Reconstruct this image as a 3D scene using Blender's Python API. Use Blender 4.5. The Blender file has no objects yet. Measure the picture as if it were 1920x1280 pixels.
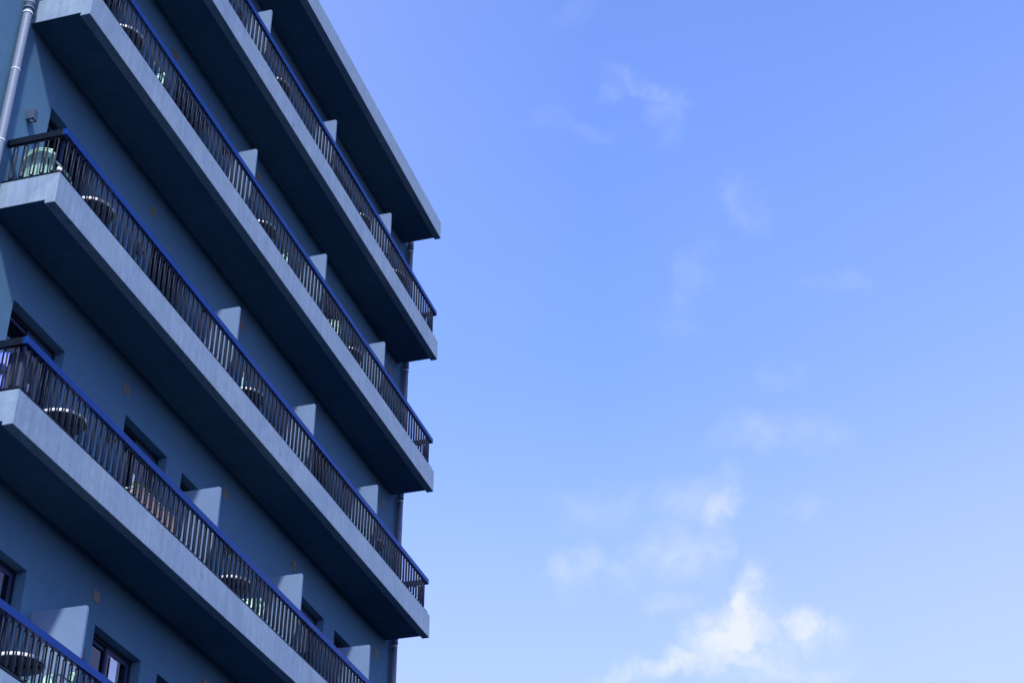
import bpy, bmesh, math, random
from mathutils import Vector, Matrix
random.seed(7)
R = math.radians
SC = bpy.context.scene
COL = SC.collection

# ------------------------------------------------------------------ camera
cam_d = bpy.data.cameras.new('camera')
cam = bpy.data.objects.new('camera', cam_d)
COL.objects.link(cam)
SC.camera = cam
YAW, PITCH = 1.28249472, 0.574370135
cam.location = (-13.2895, -9.5307, -12.3931)
cam.rotation_euler = (math.pi / 2 + PITCH, 0, -YAW)
cam_d.sensor_width = 36.0
cam_d.lens = 36.0 * 3116.72 / 1920.0
cam_d.clip_start = 0.1
cam_d.clip_end = 5000

# ------------------------------------------------------------------ exposure
SC.view_settings.view_transform = 'Standard'
SC.view_settings.look = 'None'
SC.view_settings.gamma = 1.0
SC.view_settings.exposure = 1.2

# ------------------------------------------------------------------ node helpers
class NT:
    def __init__(s, nt):
        s.nt = nt
    def n(s, t, **kw):
        nd = s.nt.nodes.new(t)
        for k, v in kw.items():
            setattr(nd, k, v)
        return nd
    def plug(s, sock, v):
        if hasattr(v, 'is_linked') or isinstance(v, bpy.types.NodeSocket):
            s.nt.links.new(v, sock)
        else:
            sock.default_value = v
    def m(s, op, a, b=None, c=None, clamp=False):
        nd = s.n('ShaderNodeMath', operation=op, use_clamp=clamp)
        s.plug(nd.inputs[0], a)
        if b is not None: s.plug(nd.inputs[1], b)
        if c is not None: s.plug(nd.inputs[2], c)
        return nd.outputs[0]
    def mix(s, f, a, b, blend='MIX'):
        nd = s.n('ShaderNodeMix', data_type='RGBA', blend_type=blend)
        s.plug(nd.inputs[0], f); s.plug(nd.inputs[6], a); s.plug(nd.inputs[7], b)
        return nd.outputs[2]
    def noise(s, vec, scale, detail=4, rough=0.55, dist=0.0):
        nd = s.n('ShaderNodeTexNoise')
        s.plug(nd.inputs['Vector'], vec)
        nd.inputs['Scale'].default_value = scale
        nd.inputs['Detail'].default_value = detail
        nd.inputs['Roughness'].default_value = rough
        nd.inputs['Distortion'].default_value = dist
        return nd.outputs['Fac']
    def rng(s, v, a, b, c=0.0, d=1.0, smooth=False):
        nd = s.n('ShaderNodeMapRange')
        if smooth: nd.interpolation_type = 'SMOOTHSTEP'
        s.plug(nd.inputs[0], v)
        for i, x in enumerate((a, b, c, d)):
            nd.inputs[i + 1].default_value = x
        return nd.outputs[0]
    def mapping(s, vec, scale=(1, 1, 1), rot=(0, 0, 0), loc=(0, 0, 0)):
        nd = s.n('ShaderNodeMapping')
        s.plug(nd.inputs[0], vec)
        nd.inputs['Location'].default_value = loc
        nd.inputs['Rotation'].default_value = rot
        nd.inputs['Scale'].default_value = scale
        return nd.outputs[0]

# ------------------------------------------------------------------ sky and sun
SUN_FROM = Vector((-2.3, -1.0, 2.7)).normalized()
sun_el = math.asin(SUN_FROM.z)
sun_rot = math.atan2(SUN_FROM.x, SUN_FROM.y)
world = bpy.data.worlds.new('World')
SC.world = world
world.use_nodes = True
W = NT(world.node_tree)
bg = world.node_tree.nodes['Background']
sky = W.n('ShaderNodeTexSky', sky_type='NISHITA', sun_disc=False)
sky.sun_elevation = sun_el
sky.sun_rotation = sun_rot
sky.air_density = 1.0
sky.dust_density = 1.0
sky.ozone_density = 1.0
dirn = W.n('ShaderNodeTexCoord').outputs['Generated']
sep = W.n('ShaderNodeSeparateXYZ')
W.plug(sep.inputs[0], dirn)
az = W.m('MULTIPLY', W.m('ARCTAN2', sep.outputs[1], sep.outputs[0]), 57.29578)
el = W.m('MULTIPLY', W.m('ARCSINE', sep.outputs[2]), 57.29578)
tint = W.n('ShaderNodeCombineColor')
tint.inputs[0].default_value = 1.01
W.plug(tint.inputs[1], W.rng(el, 20, 33, 1.03, 1.16))
tint.inputs[2].default_value = 1.75
base = W.mix(1.0, sky.outputs[0], tint.outputs[0], 'MULTIPLY')
# thin high haze, thicker toward the low bright side of this sky
hz = W.m('ADD', W.rng(el, 33, 19, 0, 0.30, True), W.m('MULTIPLY', W.rng(az, 13, -8, 0, 1), W.rng(el, 45, 26, 0.0, 0.25)))
hz = W.m('ADD', hz, W.m('MULTIPLY', W.rng(az, 13, 30, 0, 0.18), W.rng(el, 20, 40)), clamp=True)
hz = W.m('MULTIPLY', hz, W.rng(el, -2, 5))
base = W.mix(hz, base, (3.25, 3.6, 6.2, 1))
# small clouds: ellipses in azimuth/elevation, broken up by noise
warp = W.n('ShaderNodeTexNoise'); W.plug(warp.inputs['Vector'], dirn)
warp.inputs['Scale'].default_value = 24; warp.inputs['Detail'].default_value = 8; warp.inputs['Roughness'].default_value = 0.62
wv = W.n('ShaderNodeSeparateColor'); W.plug(wv.inputs[0], warp.outputs['Color'])
azw = W.m('ADD', az, W.m('MULTIPLY', W.m('SUBTRACT', wv.outputs[0], 0.5), 3.6))
elw = W.m('ADD', el, W.m('MULTIPLY', W.m('SUBTRACT', wv.outputs[1], 0.5), 2.6))
fine = W.noise(dirn, 55, 8, 0.62, 0.3)
veil = W.noise(W.mapping(dirn, (1, 1, 1.6)), 26, 7, 0.6, 0.5)
def blob(a, e, ra, re, rot, amt, soft=1.0):
    """soft ellipse, centre a/e degrees, radii ra/re, rotated rot degrees"""
    c, s_ = math.cos(R(rot)), math.sin(R(rot))
    da = W.m('MULTIPLY', W.m('SUBTRACT', azw, a), math.cos(R(e)))
    de = W.m('SUBTRACT', elw, e)
    u = W.m('DIVIDE', W.m('ADD', W.m('MULTIPLY', da, c), W.m('MULTIPLY', de, s_)), ra)
    v = W.m('DIVIDE', W.m('SUBTRACT', W.m('MULTIPLY', de, c), W.m('MULTIPLY', da, s_)), re)
    d = W.m('SQRT', W.m('ADD', W.m('MULTIPLY', u, u), W.m('MULTIPLY', v, v)))
    return W.m('MULTIPLY', W.rng(d, 1.25, 0.1, 0, 1, True), amt)
BL = [  # az, el, ra, re, rot, amount (az grows to the left of the photo)
    (8.3, 22.7, 1.9, 1.15, -22, 1.10),
    (7.7, 23.6, 0.75, 1.5, 22, 1.00),
    (10.8, 21.9, 2.3, 0.5, -10, 0.85),
    (8.2, 21.9, 2.2, 0.7, 0, 0.90),
    (5.8, 22.6, 1, 0.85, 20, 0.80),
    (4.4, 22.3, 0.9, 0.6, 0, 0.47),
    (6.8, 21.4, 2.8, 0.6, 0, 0.47),
    (8.6, 26.3, 0.8, 2, 15, 0.53),
    (10.4, 25.6, 1.9, 1.2, -20, 0.42),
    (9.8, 27.2, 1.9, 1, 0, 0.24),
    (14, 25, 1.3, 1, -35, 0.51),
    (12.6, 24.7, 0.9, 0.6, -20, 0.22),
    (10.6, 23.9, 1.4, 0.5, 0, 0.25),
    (13.2, 27.2, 2.5, 1, 0, 0.15),
    (7.1, 29.4, 1.4, 0.9, 0, 0.22),
    (4.7, 29.3, 1.4, 0.9, 10, 0.22),
    (5.6, 26.9, 1, 0.5, 0, 0.16),
    (5.9, 31.3, 1, 0.6, 0, 0.10),
    (10.4, 41.6, 1.7, 0.45, 28, 0.20),
    (9.6, 40.5, 0.6, 1.3, 12, 0.19),
    (11.9, 41.4, 0.7, 0.5, 0, 0.14),
    (13.6, 40.1, 1.6, 0.4, 12, 0.11),
    (6.4, 37.2, 0.9, 1.1, -25, 0.18),
    (8.9, 34.9, 0.6, 1.8, 20, 0.11),
    (9.5, 33.3, 1.1, 0.5, 0, 0.09),
    (3, 34.2, 1.6, 0.5, 15, 0.08),
    (13.5, 44, 1.3, 0.3, -10, 0.07),
]
dens = None
for b in BL:
    k = blob(*b)
    dens = k if dens is None else W.m('MAXIMUM', dens, k)
brk = W.rng(fine, 0.36, 0.62, 0, 1, True)
brk2 = W.rng(veil, 0.38, 0.60, 0.0, 1, True)
mask = W.m('MULTIPLY', dens, W.m('ADD', W.m('MULTIPLY', brk, 0.40), W.m('ADD', W.m('MULTIPLY', brk2, 0.45), 0.22)), clamp=True)
core = W.rng(W.m('ADD', dens, W.m('MULTIPLY', W.m('SUBTRACT', fine, 0.5), 0.9)), 0.40, 1.12, 0, 1.0, True)
mask = W.m('MAXIMUM', mask, W.m('MULTIPLY', core, W.m('MINIMUM', dens, 1.0)), clamp=True)
skycol = W.mix(mask, base, (3.65, 3.9, 4.8, 1))
W.plug(bg.inputs['Color'], skycol)
bg.inputs['Strength'].default_value = 0.10

sun_d = bpy.data.lights.new('sun', 'SUN')
sun_d.energy = 2.2
sun_d.angle = R(3.0)
sun_d.color = (1.0, 0.96, 0.965)
sun = bpy.data.objects.new('sun', sun_d)
COL.objects.link(sun)
sun.rotation_euler = SUN_FROM.to_track_quat('Z', 'Y').to_euler()
sun.location = (-20, -20, 30)

# ------------------------------------------------------------------ dimensions (metres; z = 0 is the parapet top of one balcony)
FL = 3.0            # storey height
LEN = 13.53         # balcony length
H = 0.4406          # parapet band height
DEP = 0.8446        # balcony depth; wall face at y = DEP
TR = 0.0514         # drip recess
RIM = 0.136
FLOOR = -0.2
LEVELS = [2, 1, 0, -1, -2, -3]     # top to bottom
GROUND = -14.0
WX0, WX1 = -4.0, 14.12
ROOF_T, ROOF_B = 9.012, 8.595

# ------------------------------------------------------------------ materials
def new_mat(name):
    m = bpy.data.materials.new(name)
    m.use_nodes = True
    return m, NT(m.node_tree), m.node_tree.nodes['Principled BSDF']

def plaster(name, col, rough=0.9, grain=0.26, streak=0.30, blotch=0.18, bump=0.5, spots=0.0, spec=0.12):
    m, N, b = new_mat(name)
    P = N.n('ShaderNodeNewGeometry').outputs['Position']
    g = N.noise(P, 34, 6, 0.75)
    g2 = N.noise(P, 7, 5, 0.65)
    bl = N.noise(P, 1.1, 5, 0.6, 0.4)
    st = N.noise(N.mapping(P, (9, 9, 0.5)), 1.6, 6, 0.6, 0.2)
    f = N.m('ADD', 1.0, N.m('MULTIPLY', N.m('SUBTRACT', g, 0.5), grain * 2))
    f = N.m('ADD', f, N.m('MULTIPLY', N.m('SUBTRACT', bl, 0.5), blotch * 2))
    f = N.m('ADD', f, N.m('MULTIPLY', N.m('SUBTRACT', st, 0.5), streak * 2))
    f = N.m('ADD', f, N.m('MULTIPLY', N.m('SUBTRACT', g2, 0.5), grain * 1.2))
    if spots:
        v = N.n('ShaderNodeTexVoronoi'); N.plug(v.inputs['Vector'], P); v.inputs['Scale'].default_value = 1.15
        stn = N.m('ADD', v.outputs['Distance'], N.m('MULTIPLY', N.m('SUBTRACT', g2, 0.5), 0.10))
        f = N.m('MULTIPLY', f, N.rng(stn, 0.015, 0.10, 1 - spots, 1.0, True))
    mo = N.noise(P, 3.2, 6, 0.7, 0.8)
    f = N.m('ADD', f, N.m('MULTIPLY', N.m('SUBTRACT', mo, 0.5), grain * 1.3))
    cc = N.n('ShaderNodeCombineColor')
    for i in range(3): N.plug(cc.inputs[i], f)
    tint = N.mix(N.rng(bl, 0.35, 0.65), (*[c * 1.0 for c in col], 1), (col[0] * 1.05, col[1] * 1.01, col[2] * 0.94, 1))
    N.plug(b.inputs['Base Color'], N.mix(1.0, tint, cc.outputs[0], 'MULTIPLY'))
    b.inputs['Roughness'].default_value = rough
    b.inputs['Specular IOR Level'].default_value = spec
    bp = N.n('ShaderNodeBump')
    bp.inputs['Strength'].default_value = bump
    bp.inputs['Distance'].default_value = 0.004
    N.plug(bp.inputs['Height'], N.m('ADD', N.noise(P, 90, 4, 0.7), N.m('MULTIPLY', g2, 0.8)))
    N.plug(b.inputs['Normal'], bp.outputs[0])
    return m

def simple(name, col, rough=0.5, metal=0.0, spec=0.5, var=0.06, scale=30, trans=0.0, ior=1.45, coat=0.0):
    m, N, b = new_mat(name)
    P = N.n('ShaderNodeTexCoord').outputs['Object']
    g = N.noise(P, scale, 4, 0.6)
    k = N.rng(g, 0.3, 0.7, 1 - var, 1 + var)
    cc = N.n('ShaderNodeCombineColor')
    for i in range(3): N.plug(cc.inputs[i], k)
    N.plug(b.inputs['Base Color'], N.mix(1.0, (*col, 1), cc.outputs[0], 'MULTIPLY'))
    N.plug(b.inputs['Roughness'], N.rng(g, 0.3, 0.7, max(0.02, rough - 0.05), rough + 0.05))
    b.inputs['Metallic'].default_value = metal
    b.inputs['Specular IOR Level'].default_value = spec
    b.inputs['IOR'].default_value = ior
    b.inputs['Transmission Weight'].default_value = trans
    b.inputs['Coat Weight'].default_value = coat
    return m

M = {}
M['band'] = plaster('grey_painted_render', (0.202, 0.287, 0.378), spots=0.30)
M['soffit'] = plaster('shade_darkened_soffit', (0.05, 0.115, 0.19), streak=0.0)  # band render made darker: deep shade under the slabs put into the colour
M['wall'] = plaster('blue_grey_render', (0.069, 0.158, 0.250), streak=0.06, blotch=0.10, grain=0.12)
M['panel'] = plaster('partition_render', (0.13, 0.205, 0.32), streak=0.05, grain=0.06)
M['rail'] = simple('blue_black_paint', (0.004, 0.009, 0.020), 0.45, spec=0.16, var=0.2)
M['handrail'] = simple('blue_handrail_paint', (0.001, 0.032, 0.18), 0.45, spec=0.16, var=0.08)
M['endrail'] = M['rail']
M['pipe'] = simple('grey_plastic_pipe', (0.155, 0.20, 0.26), 0.5, spec=0.3, var=0.05)
M['ring'] = simple('pale_pipe_ring', (0.75, 0.80, 0.86), 0.3)
M['dark'] = simple('dark_frame_paint', (0.008, 0.012, 0.025), 0.5, spec=0.15)
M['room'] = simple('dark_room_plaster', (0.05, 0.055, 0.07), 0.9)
M['floor'] = plaster('balcony_screed', (0.10, 0.11, 0.13), streak=0.02)
M['ground'] = plaster('asphalt', (0.007, 0.011, 0.018), streak=0.0, grain=0.2, spec=0.0)
M['vent'] = simple('brown_vent_grille', (0.22, 0.20, 0.17), 0.6)
M['lampm'] = simple('grey_lamp_metal', (0.055, 0.08, 0.13), 0.5, spec=0.2)
M['lens'] = simple('frosted_lens', (0.75, 0.78, 0.75), 0.3)
M['white'] = simple('white_plastic', (0.76, 0.78, 0.77), 0.4, var=0.03)
M['under'] = simple('dark_table_underside', (0.035, 0.04, 0.045), 0.6)
M['mint'] = simple('mint_plastic', (0.40, 0.66, 0.54), 0.45, var=0.03)
M['teal'] = simple('dark_teal_lattice', (0.02, 0.07, 0.08), 0.45)
M['curtain'] = simple('pale_curtain_cloth', (0.85, 0.90, 0.98), 0.9, var=0.05)
M['peach'] = simple('peach_plastic', (0.92, 0.66, 0.48), 0.6, var=0.10, scale=8)
M['soil'] = simple('potting_soil', (0.05, 0.035, 0.025), 0.9)
M['leaf'] = simple('lime_leaf', (0.34, 0.62, 0.04), 0.45, var=0.25, scale=14)
M['blue'] = simple('periwinkle_plastic', (0.16, 0.24, 0.75), 0.2, var=0.05)
M['green'] = simple('green_strap', (0.02, 0.14, 0.08), 0.5)
M['greybox'] = simple('grey_cabinet', (0.045, 0.06, 0.10), 0.6, spec=0.2)
M['redcloth'] = simple('faded_red_plastic', (0.45, 0.08, 0.10), 0.5)

mg, NG, bgm = new_mat('window_glass')
gl = NG.n('ShaderNodeBsdfGlossy'); gl.inputs['Roughness'].default_value = 0.02
gl.inputs['Color'].default_value = (0.85, 0.92, 1, 1)
tr = NG.n('ShaderNodeBsdfTransparent'); tr.inputs['Color'].default_value = (0.72, 0.78, 0.82, 1)
fr = NG.n('ShaderNodeFresnel'); fr.inputs['IOR'].default_value = 1.55
ms = NG.n('ShaderNodeMixShader')
NG.plug(ms.inputs[0], fr.outputs[0]); NG.plug(ms.inputs[1], tr.outputs[0]); NG.plug(ms.inputs[2], gl.outputs[0])
NG.plug(mg.node_tree.nodes['Material Output'].inputs[0], ms.outputs[0])
M['glass'] = mg

# ------------------------------------------------------------------ mesh helpers
def box(bm, x0, x1, y0, y1, z0, z1):
    vs = [bm.verts.new((x, y, z)) for z in (z0, z1) for y in (y0, y1) for x in (x0, x1)]
    for f in ((0, 2, 3, 1), (4, 5, 7, 6), (0, 1, 5, 4), (2, 6, 7, 3), (0, 4, 6, 2), (1, 3, 7, 5)):
        bm.faces.new([vs[i] for i in f])

def cyl(bm, p, q, r, seg=16, r2=None, caps=True):
    p = Vector(p); q = Vector(q); r2 = r if r2 is None else r2
    d = (q - p).normalized()
    a = d.orthogonal().normalized(); b = d.cross(a)
    A, B = [], []
    for i in range(seg):
        t = 2 * math.pi * i / seg
        o = a * math.cos(t) + b * math.sin(t)
        A.append(bm.verts.new(p + o * r)); B.append(bm.verts.new(q + o * r2))
    for i in range(seg):
        f = bm.faces.new((A[i], A[(i + 1) % seg], B[(i + 1) % seg], B[i])); f.smooth = True
    if caps:
        bm.faces.new(A[::-1]); bm.faces.new(B)

def tube(bm, pts, r, seg=8, closed=False):
    pts = [Vector(p) for p in pts]
    n = len(pts); rings = []
    up = None
    for i, p in enumerate(pts):
        a = pts[(i - 1) % n] if (closed or i > 0) else p
        c = pts[(i + 1) % n] if (closed or i < n - 1) else p
        d = (c - a).normalized()
        if up is None or abs(up.dot(d)) > 0.95:
            up = d.orthogonal().normalized()
        s = (up - d * up.dot(d)).normalized(); up = s
        t = d.cross(s)
        rings.append([bm.verts.new(p + (s * math.cos(2 * math.pi * k / seg) + t * math.sin(2 * math.pi * k / seg)) * r) for k in range(seg)])
    for i in range(n if closed else n - 1):
        A = rings[i]; B = rings[(i + 1) % n]
        # align the closing ring
        off = 0
        if closed and i == n - 1:
            off = min(range(seg), key=lambda o: (A[0].co - B[o].co).length)
        for k in range(seg):
            f = bm.faces.new((A[k], A[(k + 1) % seg], B[(k + 1 + off) % seg], B[(k + off) % seg])); f.smooth = True
    if not closed:
        bm.faces.new(rings[0][::-1]); bm.faces.new(rings[-1])

def extrude_x(bm, prof, x0, x1):
    A = [bm.verts.new((x0, y, z)) for y, z in prof]
    B = [bm.verts.new((x1, y, z)) for y, z in prof]
    n = len(prof)
    for i in range(n):
        bm.faces.new((A[i], A[(i + 1) % n], B[(i + 1) % n], B[i]))
    bm.faces.new(A[::-1]); bm.faces.new(B)

def obj(name, bm, mat, parent=None, loc=None, bevel=0.0, recalc=True):
    if recalc:
        bmesh.ops.recalc_face_normals(bm, faces=bm.faces)
    me = bpy.data.meshes.new(name)
    bm.to_mesh(me); bm.free()
    for mm in (mat if isinstance(mat, (list, tuple)) else [mat]):
        me.materials.append(mm)
    o = bpy.data.objects.new(name, me)
    COL.objects.link(o)
    if loc: o.location = loc
    if parent: o.parent = parent
    if bevel:
        md = o.modifiers.new('bevel', 'BEVEL')
        md.width = bevel; md.segments = 2; md.limit_method = 'ANGLE'; md.angle_limit = R(40)
    return o

def thing(name, label, cat, loc=(0, 0, 0), rotz=0, group=None):
    o = bpy.data.objects.new(name, None)
    COL.objects.link(o)
    o.empty_display_size = 0.2
    o.location = loc; o.rotation_euler = (0, 0, rotz)
    tag(o, label, cat, group)
    return o

def tag(o, label, cat, group=None):
    o['label'] = label; o['category'] = cat
    if group: o['group'] = group

def part_copy(o, parent, dx=0, dy=0, dz=0):
    c = o.copy(); COL.objects.link(c); c.parent = parent
    c.location = o.location + Vector((dx, dy, dz))
    return c

# ------------------------------------------------------------------ ground
bm = bmesh.new()
S = 2500
vs = [bm.verts.new((x, y, 0)) for x, y in ((-S, -S), (S, -S), (S, S), (-S, S))]
bm.faces.new(vs)
g = obj('ground', bm, M['ground'], loc=(0, 0, GROUND))
g['kind'] = 'structure'

# ------------------------------------------------------------------ the building
bld = thing('apartment_building', 'tall blue-grey rendered apartment block with long stacked balconies and dark railings', 'building', (5, 4, GROUND))
BL0 = Vector((5, 4, GROUND))
def bpart(name, bm, mat, parent=None, bevel=0.0, loc=None):
    """part in world coordinates, parented to the building or to one of its parts (all parts sit at the building's origin shift)"""
    par = parent or bld
    o = obj(name, bm, mat, par, bevel=bevel)
    base = -BL0 if par is bld else Vector((0, 0, 0))
    o.location = base + (Vector(loc) if loc else Vector((0, 0, 0)))
    return o

# openings: x ranges on the wall, every storey
OPEN = [(0.75, 1.97), (3.59, 4.81), (5.27, 6.49), (9.41, 10.63), (11.10, 12.32)]
HEAD = 1.83
REV = 0.20
def wall_mesh():
    bm = bmesh.new()
    y = DEP
    xs = [WX0] + [v for a, b in OPEN for v in (a, b)] + [WX1]
    zlo, zhi = GROUND, ROOF_T - 0.008
    rows = [(k * FL + FLOOR, k * FL + HEAD) for k in sorted(LEVELS)]
    cuts = [zlo] + [v for r in rows for v in r] + [zhi]
    for i in range(len(xs) - 1):
        for j in range(len(cuts) - 1):
            if i % 2 == 1 and j % 2 == 1:
                x0, x1, z0, z1 = xs[i], xs[i + 1], cuts[j], cuts[j + 1]
                for q in (((x0, y, z0), (x0, y, z1), (x0, y + REV, z1), (x0, y + REV, z0)),
                          ((x1, y, z0), (x1, y + REV, z0), (x1, y + REV, z1), (x1, y, z1)),
                          ((x0, y, z1), (x1, y, z1), (x1, y + REV, z1), (x0, y + REV, z1)),
                          ((x0, y, z0), (x0, y + REV, z0), (x1, y + REV, z0), (x1, y, z0))):
                    bm.faces.new([bm.verts.new(p) for p in q])
                continue
            q = ((xs[i], y, cuts[j]), (xs[i + 1], y, cuts[j]), (xs[i + 1], y, cuts[j + 1]), (xs[i], y, cuts[j + 1]))
            bm.faces.new([bm.verts.new(p) for p in q])
    # inner skin behind the reveals, end walls, back, top
    yb = 9.0
    for q in (((WX0, y, zlo), (WX0, y, zhi), (WX0, yb, zhi), (WX0, yb, zlo)),
              ((WX1, y, zlo), (WX1, yb, zlo), (WX1, yb, zhi), (WX1, y, zhi)),
              ((WX0, yb, zlo), (WX0, yb, zhi), (WX1, yb, zhi), (WX1, yb, zlo)),
              ((WX0, y, zhi), (WX1, y, zhi), (WX1, yb, zhi), (WX0, yb, zhi))):
        bm.faces.new([bm.verts.new(p) for p in q])
    bmesh.ops.remove_doubles(bm, verts=bm.verts, dist=0.0005)
    return bm
bpart('wall', wall_mesh(), M['wall'])

# dark rooms behind the openings, one box shell per opening
for k in LEVELS:
    for a, b in OPEN:
        bm = bmesh.new()
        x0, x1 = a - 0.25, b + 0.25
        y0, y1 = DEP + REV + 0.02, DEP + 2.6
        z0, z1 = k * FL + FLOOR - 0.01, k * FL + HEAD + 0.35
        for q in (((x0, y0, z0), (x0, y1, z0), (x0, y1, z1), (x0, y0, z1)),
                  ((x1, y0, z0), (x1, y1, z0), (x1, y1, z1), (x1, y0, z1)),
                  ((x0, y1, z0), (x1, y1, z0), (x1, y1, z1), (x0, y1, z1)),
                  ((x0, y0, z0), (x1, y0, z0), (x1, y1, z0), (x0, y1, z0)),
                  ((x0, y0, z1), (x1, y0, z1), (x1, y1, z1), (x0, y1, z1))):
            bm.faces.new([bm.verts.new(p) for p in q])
        bmesh.ops.remove_doubles(bm, verts=bm.verts, dist=0.0005)
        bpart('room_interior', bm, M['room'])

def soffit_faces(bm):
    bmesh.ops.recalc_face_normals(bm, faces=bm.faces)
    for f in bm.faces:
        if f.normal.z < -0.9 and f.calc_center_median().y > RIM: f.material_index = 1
# roof slab
bm = bmesh.new()
extrude_x(bm, [(0, ROOF_T), (0, ROOF_B), (RIM, ROOF_B), (RIM, ROOF_B + TR), (DEP, ROOF_B + TR), (9.3, ROOF_B + TR), (9.3, ROOF_T)], 0, LEN)
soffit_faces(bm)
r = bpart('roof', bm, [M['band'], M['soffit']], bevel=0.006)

# balconies
def slab_mesh(z):
    bm = bmesh.new()
    up = 0.13
    extrude_x(bm, [(0, z), (0, z - H), (RIM, z - H), (RIM, z - H + TR), (DEP - 0.002, z - H + TR), (DEP - 0.002, z + FLOOR), (up, z + FLOOR), (up, z)], up, LEN - up)
    for x0, x1 in ((0, up), (LEN - up, LEN)):
        extrude_x(bm, [(0, z), (0, z - H), (RIM, z - H), (RIM, z - H + TR), (DEP - 0.002, z - H + TR), (DEP - 0.002, z)], x0, x1)
    bmesh.ops.remove_doubles(bm, verts=bm.verts, dist=0.0005)
    # drop the coincident internal walls between kerb and slab
    kill = []
    seen = {}
    for f in bm.faces:
        c = f.calc_center_median()
        if abs(c.x - up) < 1e-4 or abs(c.x - (LEN - up)) < 1e-4:
            n = len(f.verts)
            if n in (6, 8): kill.append(f)
    bmesh.ops.delete(bm, geom=kill, context='FACES')
    for x, s in ((up, 1), (LEN - up, -1)):
        vs = [bm.verts.new(p) for p in ((x, up, z + FLOOR), (x, DEP - 0.002, z + FLOOR), (x, DEP - 0.002, z), (x, up, z))]
        bm.faces.new(vs)
    bmesh.ops.remove_doubles(bm, verts=bm.verts, dist=0.0005)
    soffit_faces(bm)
    return bm

RX0, RX1, RY = 0.045, LEN - 0.075, 0.048      # railing lines
PITCH_B = 0.1368
def loop_mesh():
    """one baluster: a closed rod loop with a peg above and below; local x along the rail, z up"""
    bm = bmesh.new()
    w, z0, z1, c = 0.0245, 0.082, 0.578, 0.010
    pts = [(-w + c, 0, z0), (w - c, 0, z0), (w, 0, z0 + c), (w, 0, z1 - c), (w - c, 0, z1), (-w + c, 0, z1), (-w, 0, z1 - c), (-w, 0, z0 + c)]
    tube(bm, pts, 0.0115, 8, closed=True)
    cyl(bm, (0, 0, z1), (0, 0, 0.606), 0.009, 8, caps=False)
    cyl(bm, (0, 0, 0.055), (0, 0, z0), 0.009, 8, caps=False)
    bmesh.ops.recalc_face_normals(bm, faces=bm.faces)
    me = bpy.data.meshes.new('baluster'); bm.to_mesh(me); bm.free()
    me.materials.append(M['rail'])
    return me
LOOP = loop_mesh()
slots = []          # (distance, level, x, y, rotz)
camp = Vector((-13.2895, -9.5307, -12.3931))
for k in LEVELS:
    n = int((RX1 - RX0 - 0.06) / PITCH_B)
    off = RX0 + 0.105
    for i in range(n):
        x = off + i * PITCH_B
        slots.append((x, RY, k, 0.0))
    for xe in (RX0, RX1):
        for i in range(5):
            slots.append((xe, RY + 0.105 + i * 0.1385, k, math.pi / 2))
def vis_key(s):
    # the balusters that show largest: near ones inside the photograph's frame
    p = Vector((s[0], s[1], s[2] * FL + 0.3)); d = p - camp
    F = Vector((math.sin(YAW) * math.cos(PITCH), math.cos(YAW) * math.cos(PITCH), math.sin(PITCH)))
    Rr = Vector((math.cos(YAW), -math.sin(YAW), 0)); U = Rr.cross(F)
    u = 960 + 3116.7 * d.dot(Rr) / d.dot(F); v = 640 - 3116.7 * d.dot(U) / d.dot(F)
    vis = 0 <= u <= 1920 and 0 <= v <= 1280
    return (0 if vis else 1, d.length)
slots.sort(key=vis_key)
near, rest = slots[:100], slots[100:]

railings = {}
for k in LEVELS:
    z = k * FL
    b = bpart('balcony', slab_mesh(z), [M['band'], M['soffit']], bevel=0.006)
    # bottom rail of the railing with its feet
    bm = bmesh.new()
    box(bm, RX0 - 0.018, RX1 + 0.018, RY - 0.018, RY + 0.018, z + 0.032, z + 0.056)
    for xe in (RX0, RX1):
        box(bm, xe - 0.018, xe + 0.018, RY + 0.0185, DEP - 0.03, z + 0.032, z + 0.056)
    x = RX0 + 0.15
    while x < RX1:
        box(bm, x - 0.02, x + 0.02, RY - 0.014, RY + 0.014, z - 0.004, z + 0.0318)
        x += 1.094
    rl = bpart('railing', bm, M['rail'])
    railings[k] = rl
    # handrail: front length and the two returns
    bm = bmesh.new()
    box(bm, RX0 - 0.027, RX1 + 0.027, RY - 0.027, RY + 0.027, z + 0.604, z + 0.698)
    bpart('handrail', bm, M['handrail'], parent=rl, bevel=0.003)
    for xe in (RX0, RX1):
        bm = bmesh.new()
        box(bm, xe - 0.0268, xe + 0.0268, RY + 0.0275, DEP - 0.012, z + 0.604, z + 0.698)
        h = bpart('handrail', bm, M['endrail'], parent=rl, bevel=0.003)
# nearest balusters one by one, the others as one object
for (x, y, k, rz) in near:
    o = bpy.data.objects.new('baluster', LOOP); COL.objects.link(o)
    o.parent = railings[k]; o.location = (x, y, k * FL); o.rotation_euler = (0, 0, rz)
bm = bmesh.new()
for (x, y, k, rz) in rest:
    st = len(bm.verts)
    bm.from_mesh(LOOP)
    bm.verts.ensure_lookup_table()
    bmesh.ops.transform(bm, matrix=Matrix.Translation((x, y, k * FL)) @ Matrix.Rotation(rz, 4, 'Z'), verts=bm.verts[st:])
o = bpart('balusters', bm, M['rail'])
o['kind'] = 'stuff'

# partition panels between balconies
PX = [5.09, 8.02, 10.92]
def panel(x, k):
    z0, z1 = k * FL + FLOOR, k * FL + 1.405
    bm = bmesh.new()
    c = 0.035
    prof = [(0.118, z0), (0.118, z1 - c), (0.123, z1 - 0.012), (0.118 + c * 0.5, z1), (DEP - 0.003, z1), (DEP - 0.003, z0)]
    extrude_x(bm, prof, x, x + 0.045)
    bpart('partition_panel', bm, M['panel'], bevel=0.004)
for k in LEVELS:
    for x in PX: panel(x, k)
panel(2.19, -2); panel(2.19, -3)

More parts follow.
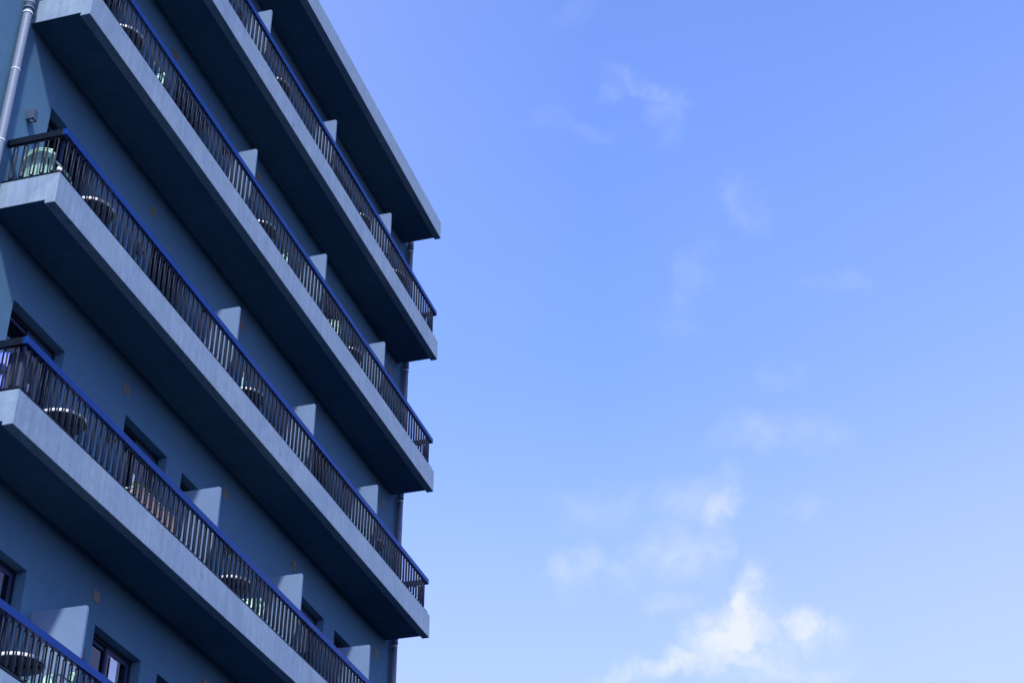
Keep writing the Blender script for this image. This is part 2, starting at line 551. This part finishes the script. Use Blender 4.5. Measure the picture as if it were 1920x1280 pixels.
# windows: a two-leaf sliding door in every opening
def window(a, b, k, slid=0.0):
    z0, z1 = k * FL + FLOOR + 0.005, k * FL + HEAD - 0.003
    y0 = DEP + REV - 0.065
    bm = bmesh.new()
    x0, x1 = a + 0.003, b - 0.003
    f = 0.055
    box(bm, x0, x0 + f, y0, y0 + 0.07, z0, z1); box(bm, x1 - f, x1, y0, y0 + 0.07, z0, z1)
    box(bm, x0 + f, x1 - f, y0, y0 + 0.07, z1 - f, z1); box(bm, x0 + f, x1 - f, y0, y0 + 0.07, z0, z0 + f)
    fr = bpart('window', bm, M['dark'])
    mid = (a + b) / 2
    for j, (l, r_) in enumerate(((x0 + f, mid + 0.03), (mid - 0.03, x1 - f))):
        yy = y0 + (0.036 if j == 0 else 0.006)
        bm = bmesh.new(); s = 0.05
        zb, zt = z0 + f + 0.001, z1 - f - 0.001
        box(bm, l, l + s, yy, yy + 0.026, zb, zt); box(bm, r_ - s, r_, yy, yy + 0.026, zb, zt)
        box(bm, l + s, r_ - s, yy, yy + 0.026, zt - s, zt); box(bm, l + s, r_ - s, yy, yy + 0.026, zb, zb + s)
        bpart('sash', bm, M['sash'] if 'sash' in M else M['dark'], parent=fr)
        bm = bmesh.new()
        box(bm, l + s + 0.001, r_ - s - 0.001, yy + 0.009, yy + 0.015, zb + s + 0.001, zt - s - 0.001)
        bpart('pane', bm, M['glass'], parent=fr)
M['sash'] = simple('blue_grey_sash_paint', (0.022, 0.036, 0.085), 0.5, spec=0.2)
for k in LEVELS:
    for a, b in OPEN: window(a, b, k)

# vents high on the wall, lamps beside each door
def vent(x, k):
    z = k * FL + 2.10
    bm = bmesh.new()
    y = DEP
    box(bm, x, x + 0.145, y - 0.010, y - 0.001, z, z + 0.145)
    for i in range(6):
        zz = z + 0.018 + i * 0.02
        box(bm, x + 0.014, x + 0.131, y - 0.016, y - 0.0105, zz, zz + 0.008)
    bpart('vent', bm, M['vent'])
for k in LEVELS:
    for x in (3.44, 6.56, 9.19, 12.98): vent(x, k)
def lamp(x, k):
    z = k * FL + 1.235
    y1 = DEP - 0.001; y0 = DEP - 0.115
    bm = bmesh.new()
    box(bm, x, x + 0.095, y0, y1 - 0.02, z, z + 0.15)
    box(bm, x + 0.02, x + 0.075, y1 - 0.02, y1, z + 0.03, z + 0.12)
    l = bpart('wall_lamp', bm, M['lampm'], bevel=0.003)
    bm = bmesh.new()
    cyl(bm, (x + 0.0475, (y0 + y1) / 2 - 0.01, z - 0.006), (x + 0.0475, (y0 + y1) / 2 - 0.01, z + 0.004), 0.028, 16)
    bpart('lens', bm, M['lens'], parent=l)
for k in LEVELS:
    for x in (0.265, 3.20, 6.78, 8.98, 12.6): lamp(x, k)

# downpipes
def downpipe(xc):
    yc = DEP - 0.085; r0 = 0.057
    bm = bmesh.new()
    cyl(bm, (xc, yc, GROUND), (xc, yc, ROOF_T - 0.2), r0, 28, caps=False)
    p = bpart('downpipe', bm, M['pipe'])
    for k in (-3, -2, -1, 0, 1, 2):
        # socket joints: pale ring with a slightly wider sleeve
        for zz in (k * FL + 0.47, k * FL + 1.60):
            bm = bmesh.new()
            cyl(bm, (xc, yc, zz), (xc, yc, zz + 0.014), r0 + 0.0045, 28)
            bpart('pipe_ring', bm, M['ring'], parent=p)
        # clamp with a stay to the wall at the slab
        zz = k * FL + 2.55
        bm = bmesh.new()
        cyl(bm, (xc, yc, zz), (xc, yc, zz + 0.022), r0 + 0.007, 28)
        sgn = 1
        tube(bm, [(xc + sgn * (r0 - 0.01), yc, zz + 0.011), (xc + sgn * (r0 + 0.05), yc + 0.01, zz - 0.03), (xc + sgn * (r0 + 0.07), yc + 0.075, zz - 0.06)], 0.007, 8)
        bpart('pipe_bracket', bm, M['ring'], parent=p)
        # ribbed sleeve above the clamp
        bm = bmesh.new()
        cyl(bm, (xc, yc, zz + 0.06), (xc, yc, zz + 0.40), r0 + 0.005, 28)
        for i in range(4):
            cyl(bm, (xc, yc, zz + 0.085 + i * 0.085), (xc, yc, zz + 0.105 + i * 0.085), r0 + 0.011, 28)
        bpart('pipe_sleeve', bm, M['pipe'], parent=p)
downpipe(-0.215)
downpipe(13.76)

# ------------------------------------------------------------------ things on the balconies
def round_table(x, y, k, label):
    t = thing('round_table', label, 'table', (x, y, k * FL + FLOOR), 0, 'round balcony tables')
    r = 0.30
    bm = bmesh.new()
    cyl(bm, (0, 0, 0.632), (0, 0, 0.672), r, 48)
    obj('tabletop', bm, M['white'], t, bevel=0.004)
    bm = bmesh.new()
    cyl(bm, (0, 0, 0.618), (0, 0, 0.6315), r - 0.018, 40)
    for a in range(4):
        c, s = math.cos(a * math.pi / 2 + 0.4), math.sin(a * math.pi / 2 + 0.4)
        tube(bm, [(0.05 * c, 0.05 * s, 0.606), (0.24 * c, 0.24 * s, 0.606)], 0.012, 6)
    obj('table_underside', bm, M['under'], t)
    bm = bmesh.new()
    cyl(bm, (0, 0, 0.04), (0, 0, 0.618), 0.028, 14)
    obj('pedestal', bm, M['under'], t)
    for a in range(3):
        c, s = math.cos(a * 2.0944 + 0.2), math.sin(a * 2.0944 + 0.2)
        bm = bmesh.new()
        tube(bm, [(0.02 * c, 0.02 * s, 0.10), (0.14 * c, 0.14 * s, 0.055), (0.25 * c, 0.25 * s, 0.015)], 0.014, 8)
        obj('leg', bm, M['under'], t)
    return t

def chair(x, y, k, rz, label, slat=M['mint'], top=0.80):
    t = thing('plastic_chair', label, 'chair', (x, y, k * FL + FLOOR), rz, 'plastic balcony chairs')
    bm = bmesh.new()
    box(bm, -0.20, 0.20, -0.20, 0.20, 0.40, 0.425)
    obj('seat', bm, M['mint'], t, bevel=0.01)
    for sx in (-1, 1):
        for sy in (-1, 1):
            bm = bmesh.new()
            cyl(bm, (0.205 * sx, 0.205 * sy, 0), (0.175 * sx, 0.175 * sy, 0.40), 0.016, 10, r2=0.022)
            obj('leg', bm, M['mint'], t)
    # backrest: curved rim with upright slats, at local +y
    bm = bmesh.new()
    def arc(u, h):
        return (0.215 * u, 0.20 + 0.05 * (1 - u * u) + 0.10 * (h - 0.42), h)
    rim = [arc(-1, 0.42), arc(-1.0, 0.6), arc(-0.96, top - 0.08), arc(-0.8, top - 0.02), arc(-0.4, top), arc(0, top + 0.005), arc(0.4, top), arc(0.8, top - 0.02), arc(0.96, top - 0.08), arc(1, 0.6), arc(1, 0.42)]
    tube(bm, rim, 0.016, 8)
    n = 7
    for i in range(n):
        u = -0.84 + 1.68 * i / (n - 1)
        A = []
        for h in (0.425, 0.55, 0.68, top - 0.015 - 0.03 * u * u):
            c = Vector(arc(u, h))
            A.append([bm.verts.new(c + Vector((dx, dy, 0))) for dx, dy in ((-0.022, -0.005), (0.022, -0.005), (0.022, 0.005), (-0.022, 0.005))])
        for a_, b_ in zip(A, A[1:]):
            for q in range(4):
                bm.faces.new((a_[q], a_[(q + 1) % 4], b_[(q + 1) % 4], b_[q]))
        bm.faces.new(A[0][::-1]); bm.faces.new(A[-1])
    # solid top band
    A = []
    for i in range(13):
        u = -0.9 + 1.8 * i / 12
        lo, hi = Vector(arc(u, top - 0.13)), Vector(arc(u, top - 0.01 - 0.03 * u * u))
        A.append([bm.verts.new(p) for p in (lo + Vector((0, -0.009, 0)), hi + Vector((0, -0.009, 0)), hi + Vector((0, 0.009, 0)), lo + Vector((0, 0.009, 0)))])
    for a_, b_ in zip(A, A[1:]):
        for q in range(4):
            bm.faces.new((a_[q], a_[(q + 1) % 4], b_[(q + 1) % 4], b_[q]))
    obj('backrest', bm, slat, t)
    for sx in (-1, 1):
        bm = bmesh.new()
        tube(bm, [(0.20 * sx, -0.18, 0.41), (0.215 * sx, -0.19, 0.60), (0.222 * sx, -0.12, 0.625), (0.222 * sx, 0.10, 0.63), (0.215 * sx, 0.225, 0.635)], 0.015, 8)
        obj('armrest', bm, slat, t)
    return t

T = [
    (1.47, 0.42, -2, 'round white-rimmed table on the lowest visible balcony, left of its first partition'),
    (1.46, 0.38, -1, 'round white-rimmed table behind the bars near the left corner of the second-lowest balcony'),
    (6.22, 0.38, -1, 'round white-rimmed table on the second-lowest balcony, just before its middle partition'),
    (1.32, 0.38, 0, 'round white-rimmed table just right of the mint chair on the middle balcony'),
    (6.10, 0.40, 0, 'round white-rimmed table on the middle balcony, between its first and second partitions'),
    (10.95 + 0.35, 0.40, 0, 'round white-rimmed table on the middle balcony, past its third partition'),
    (1.38, 0.40, 1, 'round white-rimmed table on the second balcony from the top, at the photo\'s upper edge'),
    (5.95, 0.40, 1, 'round white-rimmed table on the second balcony from the top, right of its first partition'),
    (9.80, 0.40, 1, 'round white-rimmed table on the second balcony from the top, before its third partition'),
    (5.95, 0.40, 2, 'round white-rimmed table on the topmost balcony, right of its first partition'),
    (9.85, 0.40, 2, 'round white-rimmed table on the topmost balcony, before its third partition'),
    (11.75, 0.40, 2, 'round white-rimmed table on the topmost balcony, past its third partition'),
]
for x, y, k, lab in T: round_table(x, y, k, lab)
chair(0.47, 0.50, 0, R(90), 'mint green plastic armchair with slatted back at the left end of the middle balcony')
CH = [
    (1.93, 0.33, -2, R(-90), 'mint plastic chair with dark teal lattice back beside the table on the lowest visible balcony'),
    (6.78, 0.42, -1, R(-80), 'pale mint plastic chair beside the table on the second-lowest balcony'),
    (2.02, 0.38, 1, R(-85), 'pale plastic chair beside the upper left table, second balcony from the top'),
    (6.55, 0.40, 1, R(-85), 'pale plastic chair nearest the second partition, second balcony from the top'),
    (9.15, 0.40, 1, R(95), 'pale plastic chair nearest the third partition, second balcony from the top'),
]
for x, y, k, rz, lab in CH: chair(x, y, k, rz, lab)

# items at the left end of the second-lowest balcony
t = thing('water_barrel', 'tall periwinkle blue plastic barrel with a green band at the left end of a balcony', 'barrel', (0.34, 0.47, -FL + FLOOR))
bm = bmesh.new(); cyl(bm, (0, 0, 0), (0, 0, 0.86), 0.13, 32); obj('body', bm, M['blue'], t, bevel=0.015)
bm = bmesh.new(); cyl(bm, (0, 0, 0.60), (0, 0, 0.635), 0.134, 32); obj('band', bm, M['green'], t)
bm = bmesh.new(); cyl(bm, (0, 0, 0.861), (0, 0, 0.885), 0.11, 32); obj('lid', bm, M['blue'], t)
t = thing('storage_cabinet', 'narrow grey upright cabinet standing in the balcony corner beside the blue barrel', 'cabinet', (0.30, 0.23, -FL + FLOOR))
bm = bmesh.new(); box(bm, -0.15, 0.15, -0.09, 0.09, 0.03, 0.80); obj('body', bm, M['greybox'], t, bevel=0.006)
for sx in (-1, 1):
    bm = bmesh.new(); box(bm, min(sx * 0.004, sx * 0.146), max(sx * 0.004, sx * 0.146), -0.102, -0.0905, 0.05, 0.785); d = obj('door', bm, M['greybox'], t, bevel=0.003)
    bm = bmesh.new(); box(bm, sx * 0.02 - 0.005, sx * 0.02 + 0.005, -0.118, -0.1025, 0.36, 0.46); obj('handle', bm, M['ring'], d)

# crumpled cloths on the corner of the middle balcony
def rag(name, label, loc, s, mat, seed):
    rnd = random.Random(seed)
    bm = bmesh.new()
    bmesh.ops.create_icosphere(bm, subdivisions=3, radius=1)
    for v in bm.verts:
        n = v.co.normalized()
        k = 1 + 0.22 * math.sin(5 * n.x + seed) * math.cos(4 * n.y - seed) + 0.16 * math.sin(9 * n.z + 3 * n.x + seed)
        v.co = Vector((n.x * s[0] * k, n.y * s[1] * k, n.z * s[2] * k))
    for f in bm.faces: f.smooth = True
    o = obj(name, bm, mat, loc=loc)
    tag(o, label, 'cloth', 'cloths tucked into the balcony corner')
rag('cloth', 'crumpled white cloth at the foot of the corner bars on the middle balcony', (0.17, 0.20, 0.135), (0.035, 0.045, 0.035), M['white'], 2)
rag('cloth', 'crumpled pale cloth nearest the front corner post of the middle balcony', (0.15, 0.125, 0.165), (0.04, 0.035, 0.04), M['white'], 5)
rag('cloth', 'small faded red cloth between the two white ones in the balcony corner', (0.185, 0.135, 0.130), (0.03, 0.03, 0.025), M['redcloth'], 9)

# planter box with lime plants
t = thing('planter_box', 'long peach planter box with bright lime leaves behind the railing bars', 'planter', (3.47, 0.21, -FL + FLOOR))
bm = bmesh.new()
L2, w2, hh = 0.50, 0.10, 0.52
box(bm, -L2, L2, -w2, -w2 + 0.012, 0.02, hh); box(bm, -L2, L2, w2 - 0.012, w2, 0.02, hh)
box(bm, -L2, -L2 + 0.012, -w2 + 0.0125, w2 - 0.0125, 0.02, hh); box(bm, L2 - 0.012, L2, -w2 + 0.0125, w2 - 0.0125, 0.02, hh)
box(bm, -L2 + 0.0125, L2 - 0.0125, -w2 + 0.0125, w2 - 0.0125, 0.02, 0.035)
obj('box', bm, M['peach'], t)
bm = bmesh.new()
for (a, b, c, d) in ((-L2 - 0.012, L2 + 0.012, -w2 - 0.012, -w2 + 0.014), (-L2 - 0.012, L2 + 0.012, w2 - 0.014, w2 + 0.012), (-L2 - 0.012, -L2 + 0.014, -w2 + 0.0145, w2 - 0.0145), (L2 - 0.014, L2 + 0.012, -w2 + 0.0145, w2 - 0.0145)):
    box(bm, a, b, c, d, hh + 0.0005, hh + 0.02)
obj('rim', bm, M['white'], t, bevel=0.003)
bm = bmesh.new(); box(bm, -L2 + 0.013, L2 - 0.013, -w2 + 0.013, w2 - 0.013, 0.40, hh - 0.03); obj('soil', bm, M['soil'], t)
rnd = random.Random(3)
for px, hgt, nl in ((-0.44, 0.13, 26), (-0.30, 0.14, 30), (-0.16, 0.13, 22), (0.0, 0.06, 8), (0.2, 0.05, 7), (0.46, 0.10, 16)):
    pt = bmesh.new()
    for i in range(nl):
        a = rnd.uniform(0, 6.283); ln = rnd.uniform(0.05, 0.10); tilt = rnd.uniform(0.15, 1.0)
        z0 = hh - 0.03 + rnd.uniform(0, hgt * 0.7)
        c = Vector((px + rnd.uniform(-0.04, 0.04), rnd.uniform(-0.05, 0.05), z0))
        d = Vector((math.cos(a) * math.cos(tilt), math.sin(a) * math.cos(tilt), math.sin(tilt)))
        s = d.cross(Vector((0, 0, 1))).normalized() * ln * 0.22
        m1 = c + d * ln * 0.5 + Vector((0, 0, 0.01)); e = c + d * ln
        vs = [pt.verts.new(p) for p in (c, m1 + s, e, m1 - s)]
        pt.faces.new(vs)
    for i in range(3):
        tube(pt, [(px + rnd.uniform(-0.02, 0.02), rnd.uniform(-0.02, 0.02), hh - 0.04), (px + rnd.uniform(-0.04, 0.04), rnd.uniform(-0.03, 0.03), hh - 0.03 + hgt)], 0.003, 5)
    obj('plant', pt, M['leaf'], t, recalc=False)

# bottles on balcony floors (small pale glints behind the bars)
def bottle(x, y, k, label, mat):
    t = thing('bottle', label, 'bottle', (x, y, k * FL + FLOOR), 0, 'bottles on the balcony tables')
    bm = bmesh.new()
    pr = [(0.038, 0), (0.04, 0.02), (0.04, 0.17), (0.03, 0.21), (0.014, 0.24), (0.014, 0.275)]
    prev = None
    for r_, z in pr:
        ring = [bm.verts.new((r_ * math.cos(a * math.pi / 8), r_ * math.sin(a * math.pi / 8), z)) for a in range(16)]
        if prev:
            for i in range(16):
                f = bm.faces.new((prev[i], prev[(i + 1) % 16], ring[(i + 1) % 16], ring[i])); f.smooth = True
        else:
            bm.faces.new(ring[::-1])
        prev = ring
    bm.faces.new(prev)
    obj('body', bm, mat, t)
    bm = bmesh.new(); cyl(bm, (0, 0, 0.276), (0, 0, 0.30), 0.017, 14); obj('cap', bm, M['white'], t)
    return t
M['bottle'] = simple('pale_teal_plastic', (0.25, 0.50, 0.52), 0.25)
b1 = bottle(5.92, 0.36, 0, 'pale teal plastic bottle standing on the middle balcony\'s table past the first partition', M['bottle'])
b1.location.z = FLOOR + 0.673

# pale sheets stuck on the outside of two door panes
def sheet(x0, x1, z0, z1, y):
    bm = bmesh.new()
    n = 8
    A = []
    for i in range(n + 1):
        x = x0 + (x1 - x0) * i / n
        yy = y - 0.0015 * math.sin(i * 1.1)
        A.append([bm.verts.new(p) for p in ((x, yy, z0), (x, yy, z1), (x, yy + 0.0025, z1), (x, yy + 0.0025, z0))])
    for a_, b_ in zip(A, A[1:]):
        for q in range(4):
            f = bm.faces.new((a_[q], a_[(q + 1) % 4], b_[(q + 1) % 4], b_[q]))
    bm.faces.new(A[0]); bm.faces.new(A[-1][::-1])
    bpart('window_sheet', bm, M['curtain'])
YG = DEP + REV - 0.065 + 0.006 - 0.006
sheet(4.285, 4.46, -5.1, -4.31, YG)
sheet(4.19, 4.25, -2.08, -1.72, YG)

# ------------------------------------------------------------------ a far roof peeping over the lower right edge of the view
db = thing('distant_building', 'faint blue flat roof edge just showing in the bottom right corner of the sky', 'building', (45, -8.35, GROUND))
M['farwall'] = plaster('far_wall_render', (0.16, 0.26, 0.50))
bm = bmesh.new(); box(bm, -1.0, 8, -0.70, 0.76, 0, 22.95); obj('wall', bm, M['farwall'], db)
bm = bmesh.new()
vsb = [(-1.25, -0.82, 22.95), (8.2, -0.82, 22.95), (8.2, 0.88, 22.95), (-1.25, 0.88, 22.95), (-1.25, -0.82, 23.12), (8.2, -0.82, 23.12), (8.2, 0.88, 23.19), (-1.25, 0.88, 23.19)]
V = [bm.verts.new(p) for p in vsb]
for f in ((0, 3, 2, 1), (4, 5, 6, 7), (0, 1, 5, 4), (2, 3, 7, 6), (0, 4, 7, 3), (1, 2, 6, 5)):
    bm.faces.new([V[i] for i in f])
M['farroof'] = simple('hazed_blue_roof', (0.33, 0.42, 0.70), 0.8, spec=0.1)  # roof blue lightened, distance haze put into its colour
obj('roof', bm, M['farroof'], db)
